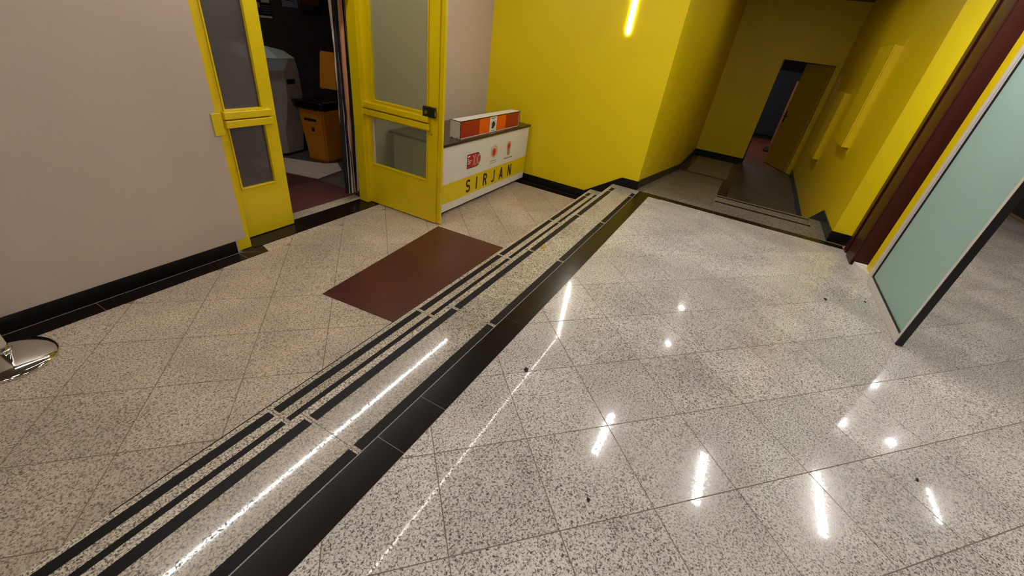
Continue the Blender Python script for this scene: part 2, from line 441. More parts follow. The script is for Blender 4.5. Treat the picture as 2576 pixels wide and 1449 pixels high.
# pillar and return beside the glass panel
pl = struct('wall_pillar', B(4.70, 5.095, -1.44, -1.312, 0, ZC, 0.004), 'maroon_paint', 'glossy maroon steel pillar with flanged side')
obj('pillar_flange', B(5.02, 5.10, -1.311, -1.298, 0, ZC, 0.003), 'maroon_paint', pl)
obj('pillar_flange', B(4.70, 4.93, -1.311, -1.298, 0, ZC, 0.003), 'maroon_paint', pl)
struct('wall_return', B(4.42, 4.60, -1.54, -1.405, 0.045, ZC), 'yellow_wall', 'narrow yellow return between maroon pillar and glass panel')
struct('trim_1', prism([(4.40, -1.52), (4.69, -1.52), (4.68, -1.32), (4.60, -1.33), (4.45, -1.395), (4.40, -1.40)], 'z', 0, 0.044), 'white_panel', 'white plaster footing below the maroon pillar')
# hall behind and to the right
wr = struct('wall_right', B(-4, 10, -4.3, -4.16, -0.1, ZC), 'hall_paint', 'hall wall with dark lower cladding')
obj('cladding', B(-4, 10, -4.159, -4.14, 0.0, 1.6), 'dark_cladding', wr)
struct('wall_hall_end', B(10.0, 10.1, -4.3, -1.323, -0.1, ZC), 'hall_paint')
struct('wall_rear', B(-4.1, -4.0, -4.3, 3.36, -0.5, ZC), 'hall_paint')
struct('ceiling', B(-4.1, 11.1, -4.3, 3.36, ZC, ZC + 0.1), 'ceiling_paint')

# room behind the double door
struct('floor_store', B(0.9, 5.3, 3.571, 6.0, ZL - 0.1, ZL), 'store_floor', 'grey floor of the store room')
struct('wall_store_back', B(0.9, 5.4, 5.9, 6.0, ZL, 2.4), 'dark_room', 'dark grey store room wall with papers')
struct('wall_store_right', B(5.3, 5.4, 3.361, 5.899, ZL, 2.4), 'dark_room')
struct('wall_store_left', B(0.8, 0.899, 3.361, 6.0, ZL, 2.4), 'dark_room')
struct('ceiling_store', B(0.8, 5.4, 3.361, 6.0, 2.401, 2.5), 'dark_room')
# room behind the recess door
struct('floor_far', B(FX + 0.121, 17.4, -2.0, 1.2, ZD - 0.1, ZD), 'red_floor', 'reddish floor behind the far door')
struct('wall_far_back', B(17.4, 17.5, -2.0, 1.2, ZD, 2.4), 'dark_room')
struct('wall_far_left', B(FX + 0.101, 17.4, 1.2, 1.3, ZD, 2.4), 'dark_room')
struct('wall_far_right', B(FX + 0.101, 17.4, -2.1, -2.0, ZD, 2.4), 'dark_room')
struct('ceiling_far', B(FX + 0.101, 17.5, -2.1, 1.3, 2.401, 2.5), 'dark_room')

# ------------------------------------------------------------------ lights of the place, added fill lamps last
def led(name, x0, x1, y, wid, label, group, material='led_white', z=ZC):
    t = thing(name, ((x0 + x1) / 2, y, z), label, 'ceiling light', group)
    obj('channel', B(x0 - 0.01, x1 + 0.01, y - wid / 2 - 0.008, y + wid / 2 + 0.008, z - 0.012, z - 0.0002), 'white_alu', t)
    obj('diffuser', B(x0, x1, y - wid / 2, y + wid / 2, z - 0.022, z - 0.0122), material, t)
led('linear_light', 0.2, 4.10, 2.88, 0.020, 'long thin ceiling light line above the beige lower floor', None)
led('linear_light', 0.7, 5.16, 1.50, 0.013, 'long thin ceiling light line running to the yellow wall', None, 'led_dim')
for x0, x1, y in ((3.47, 4.18, 0.22), (3.50, 4.27, -0.96), (3.92, 4.83, -2.24)):
    led('linear_light', x0, x1, y, 0.075, 'short wide ceiling light bar over the polished floor', 'short light bars over the polished floor')
led('linear_light', 4.9, 5.4, -3.50, 0.03, 'short thin ceiling light bar near the dark clad wall', None)
for x, y in ((-0.6, 0.0), (-2.6, -1.0), (-2.2, -3.0), (0.9, -2.9)):
    led('linear_light', x - 0.45, x + 0.45, y, 0.075, 'ceiling light bar in the hall behind', 'light bars in the hall behind')
def spot(x, y, label, group, z=ZC, m='led_spot'):
    t = thing('downlight', (x, y, z), label, 'downlight', group)
    obj('rim', lathe([(0.045, z - 0.0002), (0.062, z - 0.0002), (0.062, z - 0.008), (0.045, z - 0.006), (0.045, z - 0.0002)], x, y, 24), 'white_alu', t)
    obj('lens', lathe([(0, z - 0.004), (0.044, z - 0.004), (0.044, z - 0.0002), (0, z - 0.0002)], x, y, 24), m, t)
for x, y in ((7.65, -0.116), (6.30, -0.116)):
    spot(x, y, 'round ceiling downlight in the yellow recess', 'downlights in the recess', m='led_recess')
for x, y in ((7.43, -3.27), (6.06, -2.66), (6.06, -3.25)):
    spot(x, y, 'round ceiling downlight beyond the glass panel', 'downlights beyond the glass panel')
t = thing('wall_light', (XW, 1.49, 1.6), 'vertical white light tube on the bright yellow wall', 'wall light')
pts = [(1.463, 1.64), (1.476, 1.603), (1.502, 1.603), (1.517, 1.64), (1.517, 2.655), (1.463, 2.655)]
obj('tube', prism(pts, 'x', XW - 0.006, XW - 0.0021), 'led_wall', t)
obj('back_plate', B(XW - 0.0020, XW - 0.0003, 1.468, 1.512, 1.62, 2.65), 'white_alu', t)

t = thing('fill_lamp', (2.6, 4.9, 2.4), 'added square fill lamp in the dark store room', 'fill lamp')  # added out of view to brighten the store room
obj('frame', B(2.42, 2.78, 4.72, 5.08, 2.37, 2.4005), 'white_alu', t)
obj('diffuser', B(2.45, 2.75, 4.75, 5.05, 2.362, 2.3698), 'led_fill', t)
t = thing('fill_lamp', (13.5, 0.2, 2.4), 'added square fill lamp in the room behind the far door', 'fill lamp')  # unseen lamp added because the far room was too dark
obj('frame', B(13.2, 13.8, -0.1, 0.5, 2.37, 2.4005), 'white_alu', t)
obj('diffuser', B(13.24, 13.76, -0.06, 0.46, 2.362, 2.3698), 'led_fill', t)

# ------------------------------------------------------------------ yellow double door
def pane_bead(bm, a0, a1, z0, z1, wd, put):
    for r in ((a0 - wd, a1 + wd, z0 - wd, z0), (a0 - wd, a1 + wd, z1, z1 + wd), (a0 - wd, a0, z0, z1), (a1, a1 + wd, z0, z1)):
        put(bm, *r)
d1 = thing('door_1', (1.73, 3.37, ZL), 'narrow closed leaf of the yellow double door with frosted panes', None, None, 'structure')
ly0, ly1 = 3.365, 3.41
ZT = 1.86
fr = obj('door_frame', B(1.6285, 1.728, 3.2255, 3.42, ZL + 0.0045, 1.90), 'yellow_enamel', d1)
obj('jamb', B(3.083, 3.1545, 3.30, 3.42, ZL + 0.0065, 1.90, 0.003), 'yellow_enamel', fr)
obj('head', B(1.7285, 3.0825, 3.30, 3.42, ZT + 0.005, 1.899), 'yellow_enamel', fr)
obj('cover_plate', B(1.655, 1.722, 3.203, 3.2148, 0.617, 0.765, 0.002), 'yellow_enamel', fr)
def leaf_mesh(a0, a1, panes, put):
    """stiles, rails and the solid bottom of a leaf around its panes"""
    bm = bmesh.new()
    (pa0, pa1, l0, l1), (_, _, u0, u1) = panes
    put(bm, a0, pa0, ZL + 0.012, ZT); put(bm, pa1, a1, ZL + 0.012, ZT)
    put(bm, pa0, pa1, ZL + 0.012, l0); put(bm, pa0, pa1, l1, u0); put(bm, pa0, pa1, u1, ZT)
    return bm
putx = lambda bm, a0, a1, z0, z1: box(bm, a0, a1, ly0, ly1, z0, z1)
P1 = ((1.838, 2.122, 0.152, 0.622), (1.838, 2.122, 0.748, 1.70))
lf = obj('door_leaf', leaf_mesh(1.7285, 2.232, P1, putx), 'yellow_enamel', d1)
for (a0, a1, z0, z1) in P1:
    obj('glass_pane', B(a0, a1, 3.384, 3.39, z0, z1), 'frost_dark', lf)
    bm = bmesh.new()
    pane_bead(bm, a0 + 0.001, a1 - 0.001, z0, z1, 0.011, lambda bm, p, q, r, s: box(bm, p, q, ly0 - 0.009, ly0 - 0.0002, r, s, 0.002))
    obj('glazing_bead', bm, 'yellow_enamel', lf)
for z0, z1 in ((0.686, 0.737), (0.624, 0.676)):
    obj('cross_bar', B(1.81, 2.182, ly0 - 0.036, ly0 - 0.0002, z0, z1, 0.004), 'yellow_enamel', lf)

d2 = thing('door_2', (3.145, 3.35, ZL), 'wide open leaf of the yellow double door with a black lock', None, None, 'structure')
ang = math.atan2(3.158 - 3.130, 3.345 - 2.40)
M2 = Matrix.Translation((3.130, 3.345, 0)) @ Matrix.Rotation(ang, 4, 'Z') @ Matrix.Translation((-3.130, -3.345, 0))
TX0, TX1 = 3.130, 3.172
puty = lambda bm, a0, a1, z0, z1: box(bm, TX0, TX1, a0, a1, z0, z1)
P2 = ((2.556, 3.245, 0.155, 0.612), (2.556, 3.195, 0.775, 1.72))
def put2(name, bm, m, par):
    bmesh.ops.transform(bm, matrix=M2, verts=bm.verts); return obj(name, bm, m, par)
bm = bmesh.new()
for r in ((3.245, 3.345, ZL + .012, ZT), (2.44, 2.556, ZL + .012, ZT), (2.556, 3.245, ZL + .012, .155), (2.556, 3.245, .612, .775), (2.556, 3.245, 1.72, ZT), (3.195, 3.245, .775, 1.72)):
    puty(bm, *r)
lf2 = put2('door_leaf', bm, 'yellow_enamel', d2)
put2('edge_strip', B(TX0 + 0.012, TX1, 2.395, 2.4398, ZL + .012, ZT, 0.002), 'yellow_enamel', lf2)
for (a0, a1, z0, z1) in P2:
    put2('glass_pane', B(3.152, 3.158, a0, a1, z0, z1), 'frost_door', lf2)
    bm = bmesh.new()
    pane_bead(bm, a0 + 0.001, a1 - 0.001, z0, z1, 0.011, lambda bm, p, q, r, s: box(bm, TX0 - 0.008, TX0 - 0.0002, p, q, r, s, 0.002))
    put2('glazing_bead', bm, 'yellow_enamel', lf2)
for z0, z1 in ((0.694, 0.744), (0.628, 0.680)):
    put2('cross_bar', B(TX0 - 0.038, TX0 - 0.0002, 2.522, 3.316, z0, z1, 0.004), 'yellow_enamel', lf2)
lk = put2('lock', B(TX0 - 0.030, TX0 - 0.0002, 2.455, 2.588, 0.742, 0.830, 0.006), 'black_metal', lf2)
bm = lathe([(0, 0), (0.016, 0), (0.016, 0.008), (0, 0.008)], 0, 0, 20)
bmesh.ops.transform(bm, matrix=Matrix.Translation((TX0 - 0.0302, 2.545, 0.782)) @ Matrix.Rotation(-math.pi / 2, 4, 'Y'), verts=bm.verts)
put2('lock_cylinder', bm, 'steel', lf2)
put2('latch_plate', B(TX0 - 0.028, TX0 - 0.006, 2.4480, 2.4549, 0.757, 0.80), 'steel', lf2)
put2('screw_hole', B(TX0 - 0.0012, TX0 - 0.0001, 2.498, 2.508, 0.585, 0.595), 'print_black', lf2)
for z in (-0.1, 0.85, 1.6):
    bm = lathe([(0, z), (0.008, z), (0.008, z + 0.09), (0, z + 0.09)], 3.122, 3.352, 12)
    obj('hinge', bm, 'yellow_enamel', d2)

# ------------------------------------------------------------------ reception counter with light box
YC = 2.50
ct = thing('reception_counter', (4.25, 2.85, ZL), 'white reception counter with SIRJAN lettering on a yellow band', 'counter')
CX0, CX1 = 3.335, 5.185
obj('body', B(CX0, CX1, YC, 3.14, -0.235, 0.448, 0.003), 'white_panel', ct)
obj('plinth', B(CX0 + 0.03, CX1 - 0.04, YC + 0.06, 3.12, ZL + 0.001, -0.2355), 'dark_trim', ct)
obj('leg', B(CX0 + 0.002, CX0 + 0.025, YC + 0.01, YC + 0.04, ZL + 0.001, -0.2355), 'black_metal', ct)
obj('countertop', B(CX0 - 0.01, CX1 + 0.006, YC - 0.018, 3.195, 0.4482, 0.474, 0.002), 'counter_top', ct)
FY = YC - 0.0004
def flat(name, pts, m, lift=0.0, par=ct):
    return obj(name, prism(pts, 'y', FY - 0.0008 - lift, FY - lift), m, par)
yb = flat('yellow_band', [(CX0 + 0.002, -0.147), (CX1 - 0.002, -0.147), (CX1 - 0.002, 0.063), (CX0 + 0.002, 0.063)], 'print_yellow')
LB = FY - 0.0009
def arc(cx, cz, ra, rb, a0, a1, n=8):
    return [(cx + ra * math.cos(math.radians(a0 + (a1 - a0) * i / n)), cz + rb * math.sin(math.radians(a0 + (a1 - a0) * i / n))) for i in range(n + 1)]
LET = {  # strokes in a unit cell, condensed bold sans
    'S': [arc(0.5, 0.77, 0.36, 0.16, 10, 180) + arc(0.5, 0.77, 0.36, 0.30, 180, 240, 4)[1:] + arc(0.5, 0.23, 0.36, 0.30, 60, 0, 4) + arc(0.5, 0.23, 0.36, 0.16, 0, -170)[1:]],
    'I': [[(0.5, 0.0), (0.5, 1.0)]],
    'R': [[(0.14, 0.0), (0.14, 1.0)], [(0.14, 0.93), (0.5, 0.93)] + arc(0.5, 0.73, 0.34, 0.20, 90, -90)[1:] + [(0.14, 0.53)], [(0.52, 0.53), (0.86, 0.0)]],
    'J': [[(0.8, 1.0), (0.8, 0.25)] + arc(0.45, 0.25, 0.35, 0.18, 0, -120)[1:] + [(0.1, 0.07)]],
    'A': [[(0.1, 0.0), (0.5, 1.0), (0.9, 0.0)], [(0.25, 0.28), (0.75, 0.28)]],
    'N': [[(0.14, 0.0), (0.14, 1.0)], [(0.14, 1.0), (0.86, 0.0)], [(0.86, 0.0), (0.86, 1.0)]],
}
def letter(ch, x, z, wdt, hgt, th=0.025):
    bm = bmesh.new(); k = 0
    for st_ in LET[ch]:
        pts = [(x + (p[0] - 0.5) * wdt, z + p[1] * hgt) for p in st_]
        for n_, (a, b) in enumerate(zip(pts, pts[1:])):
            d = Vector((b[0] - a[0], b[1] - a[1]))
            n = Vector((-d.y, d.x)).normalized() * th / 2
            e = d.normalized() * (0.003 if len(pts) > 3 else 0.0)
            y = LB - 0.0004 - 0.00002 * k; k += 1
            bm.faces.new([bm.verts.new((p[0], y, p[1])) for p in ((a[0] + n.x - e.x, a[1] + n.y - e.y), (b[0] + n.x + e.x, b[1] + n.y + e.y), (b[0] - n.x + e.x, b[1] - n.y + e.y), (a[0] - n.x - e.x, a[1] - n.y - e.y))])
    return obj('letter', bm, 'print_dark', yb)
for ch, x, wdt in (('S', 3.812, 0.088), ('I', 3.984, 0.03), ('R', 4.168, 0.088), ('J', 4.352, 0.070), ('A', 4.545, 0.096), ('N', 4.76, 0.090)):
    letter(ch, x, -0.119, wdt, 0.145)
def circ(cx, cz, r, rz=None, n=28, a0=0, a1=2 * math.pi):
    rz = rz or r
    return [(cx + r * math.cos(a0 + (a1 - a0) * i / n), cz + rz * math.sin(a0 + (a1 - a0) * i / n)) for i in range(n if abs(a1 - a0 - 2 * math.pi) < 1e-6 else n + 1)]
def ringm(name, cx, cz, r0, r1, m, lift, par=ct):
    bm = bmesh.new(); n = 32
    for i in range(n):
        a, b = 2 * math.pi * i / n, 2 * math.pi * (i + 1) / n
        q = [(cx + r * math.cos(t), cz + r * math.sin(t)) for r, t in ((r0, a), (r1, a), (r1, b), (r0, b))]
        bm.faces.new([bm.verts.new((p[0], FY - lift, p[1])) for p in q])
    bmesh.ops.remove_doubles(bm, verts=bm.verts, dist=1e-6)
    return obj(name, bm, m, par)
# badge with a rounded right end
def dshape(g):
    return [(3.764 + g, 0.150 + g), (3.955, 0.150 + g)] + circ(3.955, 0.228, 0.075 - g, 0.078 - g, 14, -math.pi / 2, math.pi / 2)[1:-1] + [(3.955, 0.306 - g), (3.764 + g, 0.306 - g)]
badge = flat('emblem_badge', dshape(0.0), 'print_dark', 0.0)
flat('badge_face', dshape(0.006), 'print_red', 0.0010, badge)
for x0, x1, z in ((3.775, 3.815, 0.276), (3.775, 3.80, 0.247), (3.775, 3.85, 0.229), (3.775, 3.83, 0.212), (3.775, 3.81, 0.198)):
    flat('emblem_stroke', [(x0, z), (x1, z), (x1, z + (0.016 if z > 0.27 else 0.008)), (x0, z + (0.016 if z > 0.27 else 0.008))], 'print_pale', 0.0020, badge)
def tube2(pts, wd, m, lift):
    bm = bmesh.new()
    for (a, b) in zip(pts, pts[1:]):
        d = Vector((b[0] - a[0], b[1] - a[1])); n = Vector((-d.y, d.x)).normalized() * wd / 2
        bm.faces.new([bm.verts.new((p[0], FY - lift, p[1])) for p in ((a[0] + n.x, a[1] + n.y), (b[0] + n.x, b[1] + n.y), (b[0] - n.x, b[1] - n.y), (a[0] - n.x, a[1] - n.y))])
    return obj('emblem_stroke', bm, m, badge)
tube2([(3.872, 0.270), (3.888, 0.285), (3.896, 0.24), (3.896, 0.20), (3.884, 0.172)], 0.007, 'print_pale', 0.0024)
tube2([(3.925, 0.29), (3.915, 0.25), (3.915, 0.20), (3.925, 0.165)], 0.007, 'print_pale', 0.0024)
tube2([(3.945, 0.29), (3.955, 0.25), (3.955, 0.20), (3.945, 0.165)], 0.007, 'print_pale', 0.0024)
tube2([(4.008, 0.262), (3.992, 0.282), (3.974, 0.26), (3.972, 0.215), (3.978, 0.185), (3.995, 0.175), (4.010, 0.20)], 0.007, 'print_pale', 0.0024)
er = ringm('emblem_ring', 4.325, 0.258, 0.077, 0.080, 'print_grey', 0.0008)
ringm('emblem_ring', 4.325, 0.258, 0.054, 0.064, 'print_salmon', 0.0008, er)
flat('emblem_disc', circ(4.325, 0.252, 0.046), 'print_salmon', 0.0, er)
flat('emblem_disc', circ(4.325, 0.250, 0.026, 0.040), 'print_red', 0.0010, er)
for z in (0.146, 0.122):
    flat('caption_line', [(4.253, z), (4.394, z), (4.394, z + 0.006), (4.253, z + 0.006)], 'print_grey')
er2 = ringm('emblem_ring', 4.676, 0.272, 0.058, 0.060, 'print_grey', 0.0008)
flat('emblem_disc', circ(4.676, 0.270, 0.047, 0.054), 'print_salmon', 0.0, er2)
flat('emblem_disc', circ(4.676, 0.268, 0.024, 0.034), 'print_red', 0.0010, er2)
flat('emblem_stem', [(4.652, 0.156), (4.716, 0.156), (4.722, 0.218), (4.642, 0.218)], 'print_grey', 0.0, er2)
flat('caption_line', [(4.583, 0.122), (4.79, 0.122), (4.79, 0.130), (4.583, 0.130)], 'print_black')

lb = thing('light_box', (4.3, 2.6, 0.474), 'long white light box with red and orange front on the counter', 'light box')
bx0, bx1, by0, by1, bz0, bz1 = 3.652, 4.935, 2.535, 2.662, 0.475, 0.652
obj('case', B(bx0 + 0.002, bx1 - 0.002, by0 + 0.0005, by1, bz0, bz1 - 0.001, 0.001), 'white_panel', lb)
bm = bmesh.new()
for r in ((bx0, bx1, by0 - 0.004, by0, bz1 - 0.010, bz1), (bx0, bx0 + 0.010, by0 - 0.004, by0, bz0, bz1 - 0.0101), (bx1 - 0.010, bx1, by0 - 0.004, by0, bz0, bz1 - 0.0101)):
    box(bm, *r)
obj('trim_edge', bm, 'dark_trim', lb)
bm = bmesh.new()
for r in ((bx0 + 0.002, bx1 - 0.002, by1 + 0.0002, by1 + 0.004, bz1 - 0.006, bz1), (bx0 - 0.0012, bx0 + 0.0015, by0 + 0.001, by1, bz1 - 0.006, bz1)):
    box(bm, *r)
obj('trim_edge', bm, 'dark_trim', lb)
obj('face_border', B(bx0 + 0.0102, bx1 - 0.0102, by0 - 0.0012, by0 + 0.0003, bz0, bz1 - 0.0102), 'print_pale', lb)
for a, b, mm_ in ((3.664, 4.013, 'print_deep_red'), (4.013, 4.226, 'print_orange'), (4.376, 4.586, 'print_orange'), (4.586, 4.912, 'print_deep_red')):
    obj('colour_panel', B(a, b, by0 - 0.0024, by0 - 0.0013, bz0 + 0.008, bz1 - 0.0104), mm_, lb)
lc = obj('label_card', B(4.230, 4.372, by0 - 0.0028, by0 - 0.0013, bz0 + 0.002, bz1 - 0.0104), 'print_pale', lb)
obj('label_emblem', prism(circ(4.301, 0.560, 0.050, 0.052), 'y', by0 - 0.0036, by0 - 0.0029), 'print_grey', lc)
obj('label_emblem', prism(circ(4.301, 0.560, 0.042, 0.044), 'y', by0 - 0.0042, by0 - 0.0037), 'print_pale', lc)
obj('label_emblem', prism([(4.30 + 0.034 * math.cos(t) * (1 + 0.15 * math.cos(3 * t)), 0.556 + 0.038 * math.sin(t) * (1 + 0.12 * math.sin(2 * t))) for t in [i * math.pi / 12 for i in range(24)]], 'y', by0 - 0.0050, by0 - 0.0043), 'print_black', lc)
obj('label_line', B(4.255, 4.347, by0 - 0.0036, by0 - 0.0029, 0.622, 0.630), 'print_black', lc)
obj('label_line', B(4.262, 4.34, by0 - 0.0036, by0 - 0.0029, 0.489, 0.497), 'print_grey', lc)
for y in (2.565, 2.63):
    obj('screw', B(bx0 - 0.0022, bx0 - 0.0005, y - 0.004, y + 0.004, bz0 + 0.001, bz0 + 0.010), 'dark_trim', lb)

# ------------------------------------------------------------------ floor mat, stanchion, glass panel
mt = bmesh.new()
mp = [(3.129, 2.38), (3.184, 1.55), (1.69, 1.55), (1.617, 2.25)]
mp = [(3.129, 2.380), (3.180, 1.590), (1.683, 1.590), (1.617, 2.250)]
bm = prism(mp, 'z', ZL + 0.0004, ZL + 0.006)
tag(obj('floor_mat', bm, 'maroon_mat'), 'plain maroon rubber mat lying on the beige tiles by the step', 'mat')

st = thing('stanchion', (0.226, 2.926, ZL), 'chrome barrier post with a domed round base by the grey wall', 'barrier post')
obj('base', lathe([(0, ZL + 0.0004), (0.182, ZL + 0.0004), (0.187, ZL + 0.003), (0.187, ZL + 0.008), (0.183, ZL + 0.016), (0.172, ZL + 0.027), (0.155, ZL + 0.038), (0.13, ZL + 0.050), (0.10, ZL + 0.060), (0.07, ZL + 0.0665), (0.034, ZL + 0.071), (0, ZL + 0.071)], 0.226, 2.926, 64), 'chrome', st, True)
obj('collar', lathe([(0.034, ZL + 0.0712), (0.034, ZL + 0.080), (0.029, ZL + 0.084), (0, ZL + 0.084)], 0.226, 2.926, 32), 'chrome', st, True)
obj('pole', lathe([(0.026, ZL + 0.0842), (0.026, ZL + 0.92), (0, ZL + 0.92)], 0.226, 2.926, 32), 'chrome', st, True)
obj('finial', lathe([(0.032, ZL + 0.9202), (0.034, ZL + 0.95), (0.024, ZL + 0.985), (0, ZL + 1.0)], 0.226, 2.926, 32), 'chrome', st, True)

PY = -1.394
gp = thing('glass_panel', (3.84, PY, 0), 'tall frosted green glass panel in a white frame beside the maroon pillar', 'glass panel')
GX0, GX1, GZ = 3.290, 4.384, 2.25
bm = bmesh.new()
for r in ((GX0 + 0.010, GX0 + 0.040, PY - 0.034, PY, 0.002, GZ), (GX1 - 0.046, GX1, PY - 0.034, PY, 0.002, GZ), (GX0 + 0.0402, GX1 - 0.0462, PY - 0.034, PY, 0.002, 0.062), (GX0 + 0.0402, GX1 - 0.0462, PY - 0.034, PY, GZ - 0.06, GZ)):
    box(bm, *r)
obj('frame', bm, 'white_alu', gp)
bm = bmesh.new()
gx0, gx1, gz0, gz1 = GX0 + 0.0405, GX1 - 0.0465, 0.0625, GZ - 0.0605
for r in ((gx0, gx0 + 0.004, gz0, gz1), (gx1 - 0.014, gx1, gz0, gz1), (gx0 + 0.0041, gx1 - 0.0141, gz0, gz0 + 0.010), (gx0 + 0.0041, gx1 - 0.0141, gz1 - 0.01, gz1)):
    box(bm, r[0], r[1], PY - 0.012, PY - 0.003, r[2], r[3])
obj('gasket', bm, 'black_gasket', gp)
obj('pane', B(gx0, gx1, PY - 0.022, PY - 0.0125, gz0, gz1), 'frost_panel', gp)
obj('edge_profile', B(GX0, GX0 + 0.0098, PY - 0.042, PY - 0.001, 0.002, GZ), 'black_gasket', gp)
obj('wall_channel', B(GX1 + 0.002, 4.434, PY - 0.010, PY - 0.001, 0.046, GZ), 'white_alu', gp)
obj('groove_line', B(GX1 - 0.026, GX1 - 0.023, PY, PY + 0.0006, 0.06, GZ), 'print_black', gp)

# ------------------------------------------------------------------ cabinets on the recess wall
def cabinet(x0, x1, z0, z1, label):
    t = thing('wall_cabinet', (x0, -1.167, z0), label, 'wall cabinet')
    obj('back_plate', B(x0 - 0.012, x1, -1.1675, -1.160, z0 - 0.07, z1 + 0.07), 'yellow_wall', t)
    obj('body', B(x0, x1, -1.1598, -1.094, z0, z1, 0.002), 'yellow_wall', t)
    obj('door', B(x0 + 0.001, x1, -1.0925, -1.080, z0 - 0.004, z1 + 0.004, 0.002), 'yellow_wall', t)
cabinet(6.58, 7.35, 0.775, 1.862, 'large yellow wall cabinet over the stairs in the recess')
cabinet(8.30, 8.95, 0.335, 1.30, 'lower yellow wall cabinet near the far door in the recess')

# ------------------------------------------------------------------ far door of the recess
d3 = thing('door_3', (10.93, -1.07, ZD), 'yellow brown door leaf standing ajar at the end of the recess', None, None, 'structure')
a3 = math.atan2(-0.686 + 1.104, 11.693 - 10.925)
M3 = Matrix.Translation((10.955, -1.065, 0)) @ Matrix.Rotation(a3, 4, 'Z')
def put3(name, bm, m, par):
    bmesh.ops.transform(bm, matrix=M3, verts=bm.verts); return obj(name, bm, m, par)
l3 = put3('door_leaf', B(0.0, 0.86, 0.0, 0.04, ZD + 0.008, 1.645), 'door_brown', d3)
put3('handle', B(0.74, 0.83, 0.0405, 0.075, 0.60, 0.62, 0.004), 'black_metal', l3)
put3('handle_plate', B(0.79, 0.825, 0.0402, 0.050, 0.48, 0.72), 'black_metal', l3)
obj('frame', B(FX - 0.004, FX + 0.10, -0.1798, -0.155, ZD + 0.001, 1.654), 'dark_trim', d3)
# things behind the far door
t = thing('wardrobe', (15.9, 0.1, ZD), 'dark navy wardrobe in the room behind the far door', 'wardrobe')
obj('body', B(15.6, 16.3, -0.95, 0.9, ZD + 0.12, 1.45, 0.01), 'navy_fabric', t)
obj('plinth', B(15.65, 16.25, -0.9, 0.85, ZD + 0.001, ZD + 0.1199), 'print_black', t)
obj('door_seam', B(15.597, 15.5998, -0.03, -0.02, ZD + 0.15, 1.43), 'print_black', t)
t = thing('wooden_board', (14.9, -0.78, ZD), 'tall light wooden board leaning behind the far door', 'board')
obj('board', B(14.9, 14.93, -0.88, -0.74, ZD + 0.001, 1.25, 0.003), 'wood_board', t)
t = thing('shoe', (13.4, -0.5, ZD), 'dark shoe left on the reddish floor behind the far door', 'shoe')
obj('sole', prism([(13.25, -0.62), (13.3, -0.72), (13.52, -0.72), (13.55, -0.62), (13.5, -0.56), (13.3, -0.56)], 'z', ZD + 0.001, ZD + 0.025), 'print_black', t)
obj('upper', hexa([(13.27, -0.7, ZD + 0.0255), (13.52, -0.7, ZD + 0.0255), (13.52, -0.58, ZD + 0.0255), (13.27, -0.58, ZD + 0.0255)], [(13.38, -0.68, ZD + 0.09), (13.5, -0.68, ZD + 0.1), (13.5, -0.6, ZD + 0.1), (13.38, -0.6, ZD + 0.09)]), 'debris_dark', t)

# ------------------------------------------------------------------ store room contents
tag(obj('carpet', prism([(1.75, 3.572), (3.205, 3.572), (3.19, 4.22), (3.05, 4.95), (1.75, 4.95)], 'z', ZL + 0.0004, ZL + 0.005), 'maroon_carpet'), 'maroon carpet on the store room floor behind the doorway', 'carpet')
tag(obj('cardboard_sheet', prism([(3.03, 4.75), (3.194, 4.216), (3.62, 4.30), (3.78, 4.56), (3.63, 4.64), (3.42, 5.12), (3.0, 5.2)], 'z', ZL + 0.0055, ZL + 0.009), 'paper'), 'pale flattened paper sheet on the store room floor', 'paper')

bn = thing('waste_bin', (3.86, 4.78, ZL), 'orange yellow bin with open lid and black bag', 'bin')
u = Vector((0.32, 0.045, 0)); v = Vector((-0.07, 0.264, 0)); b0 = Vector((3.70, 4.646, ZL + 0.0005))
def ring4(g, z):
    c = b0 + (u + v) / 2
    return [(c.x + s * u.x * 0.5 * g + q * v.x * 0.5 * g, c.y + s * u.y * 0.5 * g + q * v.y * 0.5 * g, z) for s, q in ((-1, -1), (1, -1), (1, 1), (-1, 1))]
bm = hexa(ring4(1.0, ZL + 0.0005), ring4(1.32, 0.38))
bmesh.ops.bevel(bm, geom=bm.edges[:], offset=0.02, segments=3, affect='EDGES')
obj('body', bm, 'bin_plastic', bn)
bm = hexa(ring4(1.40, 0.3805), ring4(1.42, 0.41))
obj('rim', bm, 'bin_plastic', bn)
bm = hexa(ring4(1.46, 0.3706), ring4(1.52, 0.455))
bmesh.ops.subdivide_edges(bm, edges=bm.edges[:], cuts=7, use_grid_fill=True)
for vv in bm.verts:
    k = math.sin(vv.co.x * 57) * math.sin(vv.co.y * 63 + vv.co.z * 40)
    vv.co += Vector((0.006 * k, 0.006 * math.sin(vv.co.y * 41), 0.010 * k))
obj('bag', bm, 'bag_plastic', bn, True)
# raised lid, hinged at the far right of the rim
c = b0 + (u + v) / 2
e1 = v.normalized(); e2 = u.normalized()
h0 = c + e2 * 0.215 - e1 * 0.19; h1 = c + e2 * 0.215 + e1 * 0.19
lo = [h0 + Vector((0, 0, 0)), h1, h1 + e2 * 0.03, h0 + e2 * 0.03]
hi = [p + e2 * 0.07 for p in lo]
bm = hexa([(p.x, p.y, 0.55) for p in lo], [(p.x, p.y, 0.98) for p in hi])
bmesh.ops.bevel(bm, geom=bm.edges[:], offset=0.012, segments=2, affect='EDGES')
obj('lid', bm, 'bin_plastic', bn)
bm = hexa([(p.x, p.y, 0.42) for p in (h0 + e1 * .08, h1 - e1 * .08, h1 - e1 * .08 + e2 * 0.02, h0 + e1 * .08 + e2 * 0.02)], [(p.x, p.y, 0.56) for p in (h0 + e1 * .08, h1 - e1 * .08, h1 - e1 * .08 + e2 * 0.02, h0 + e1 * .08 + e2 * 0.02)])
obj('lid_hinge', bm, 'print_black', bn)
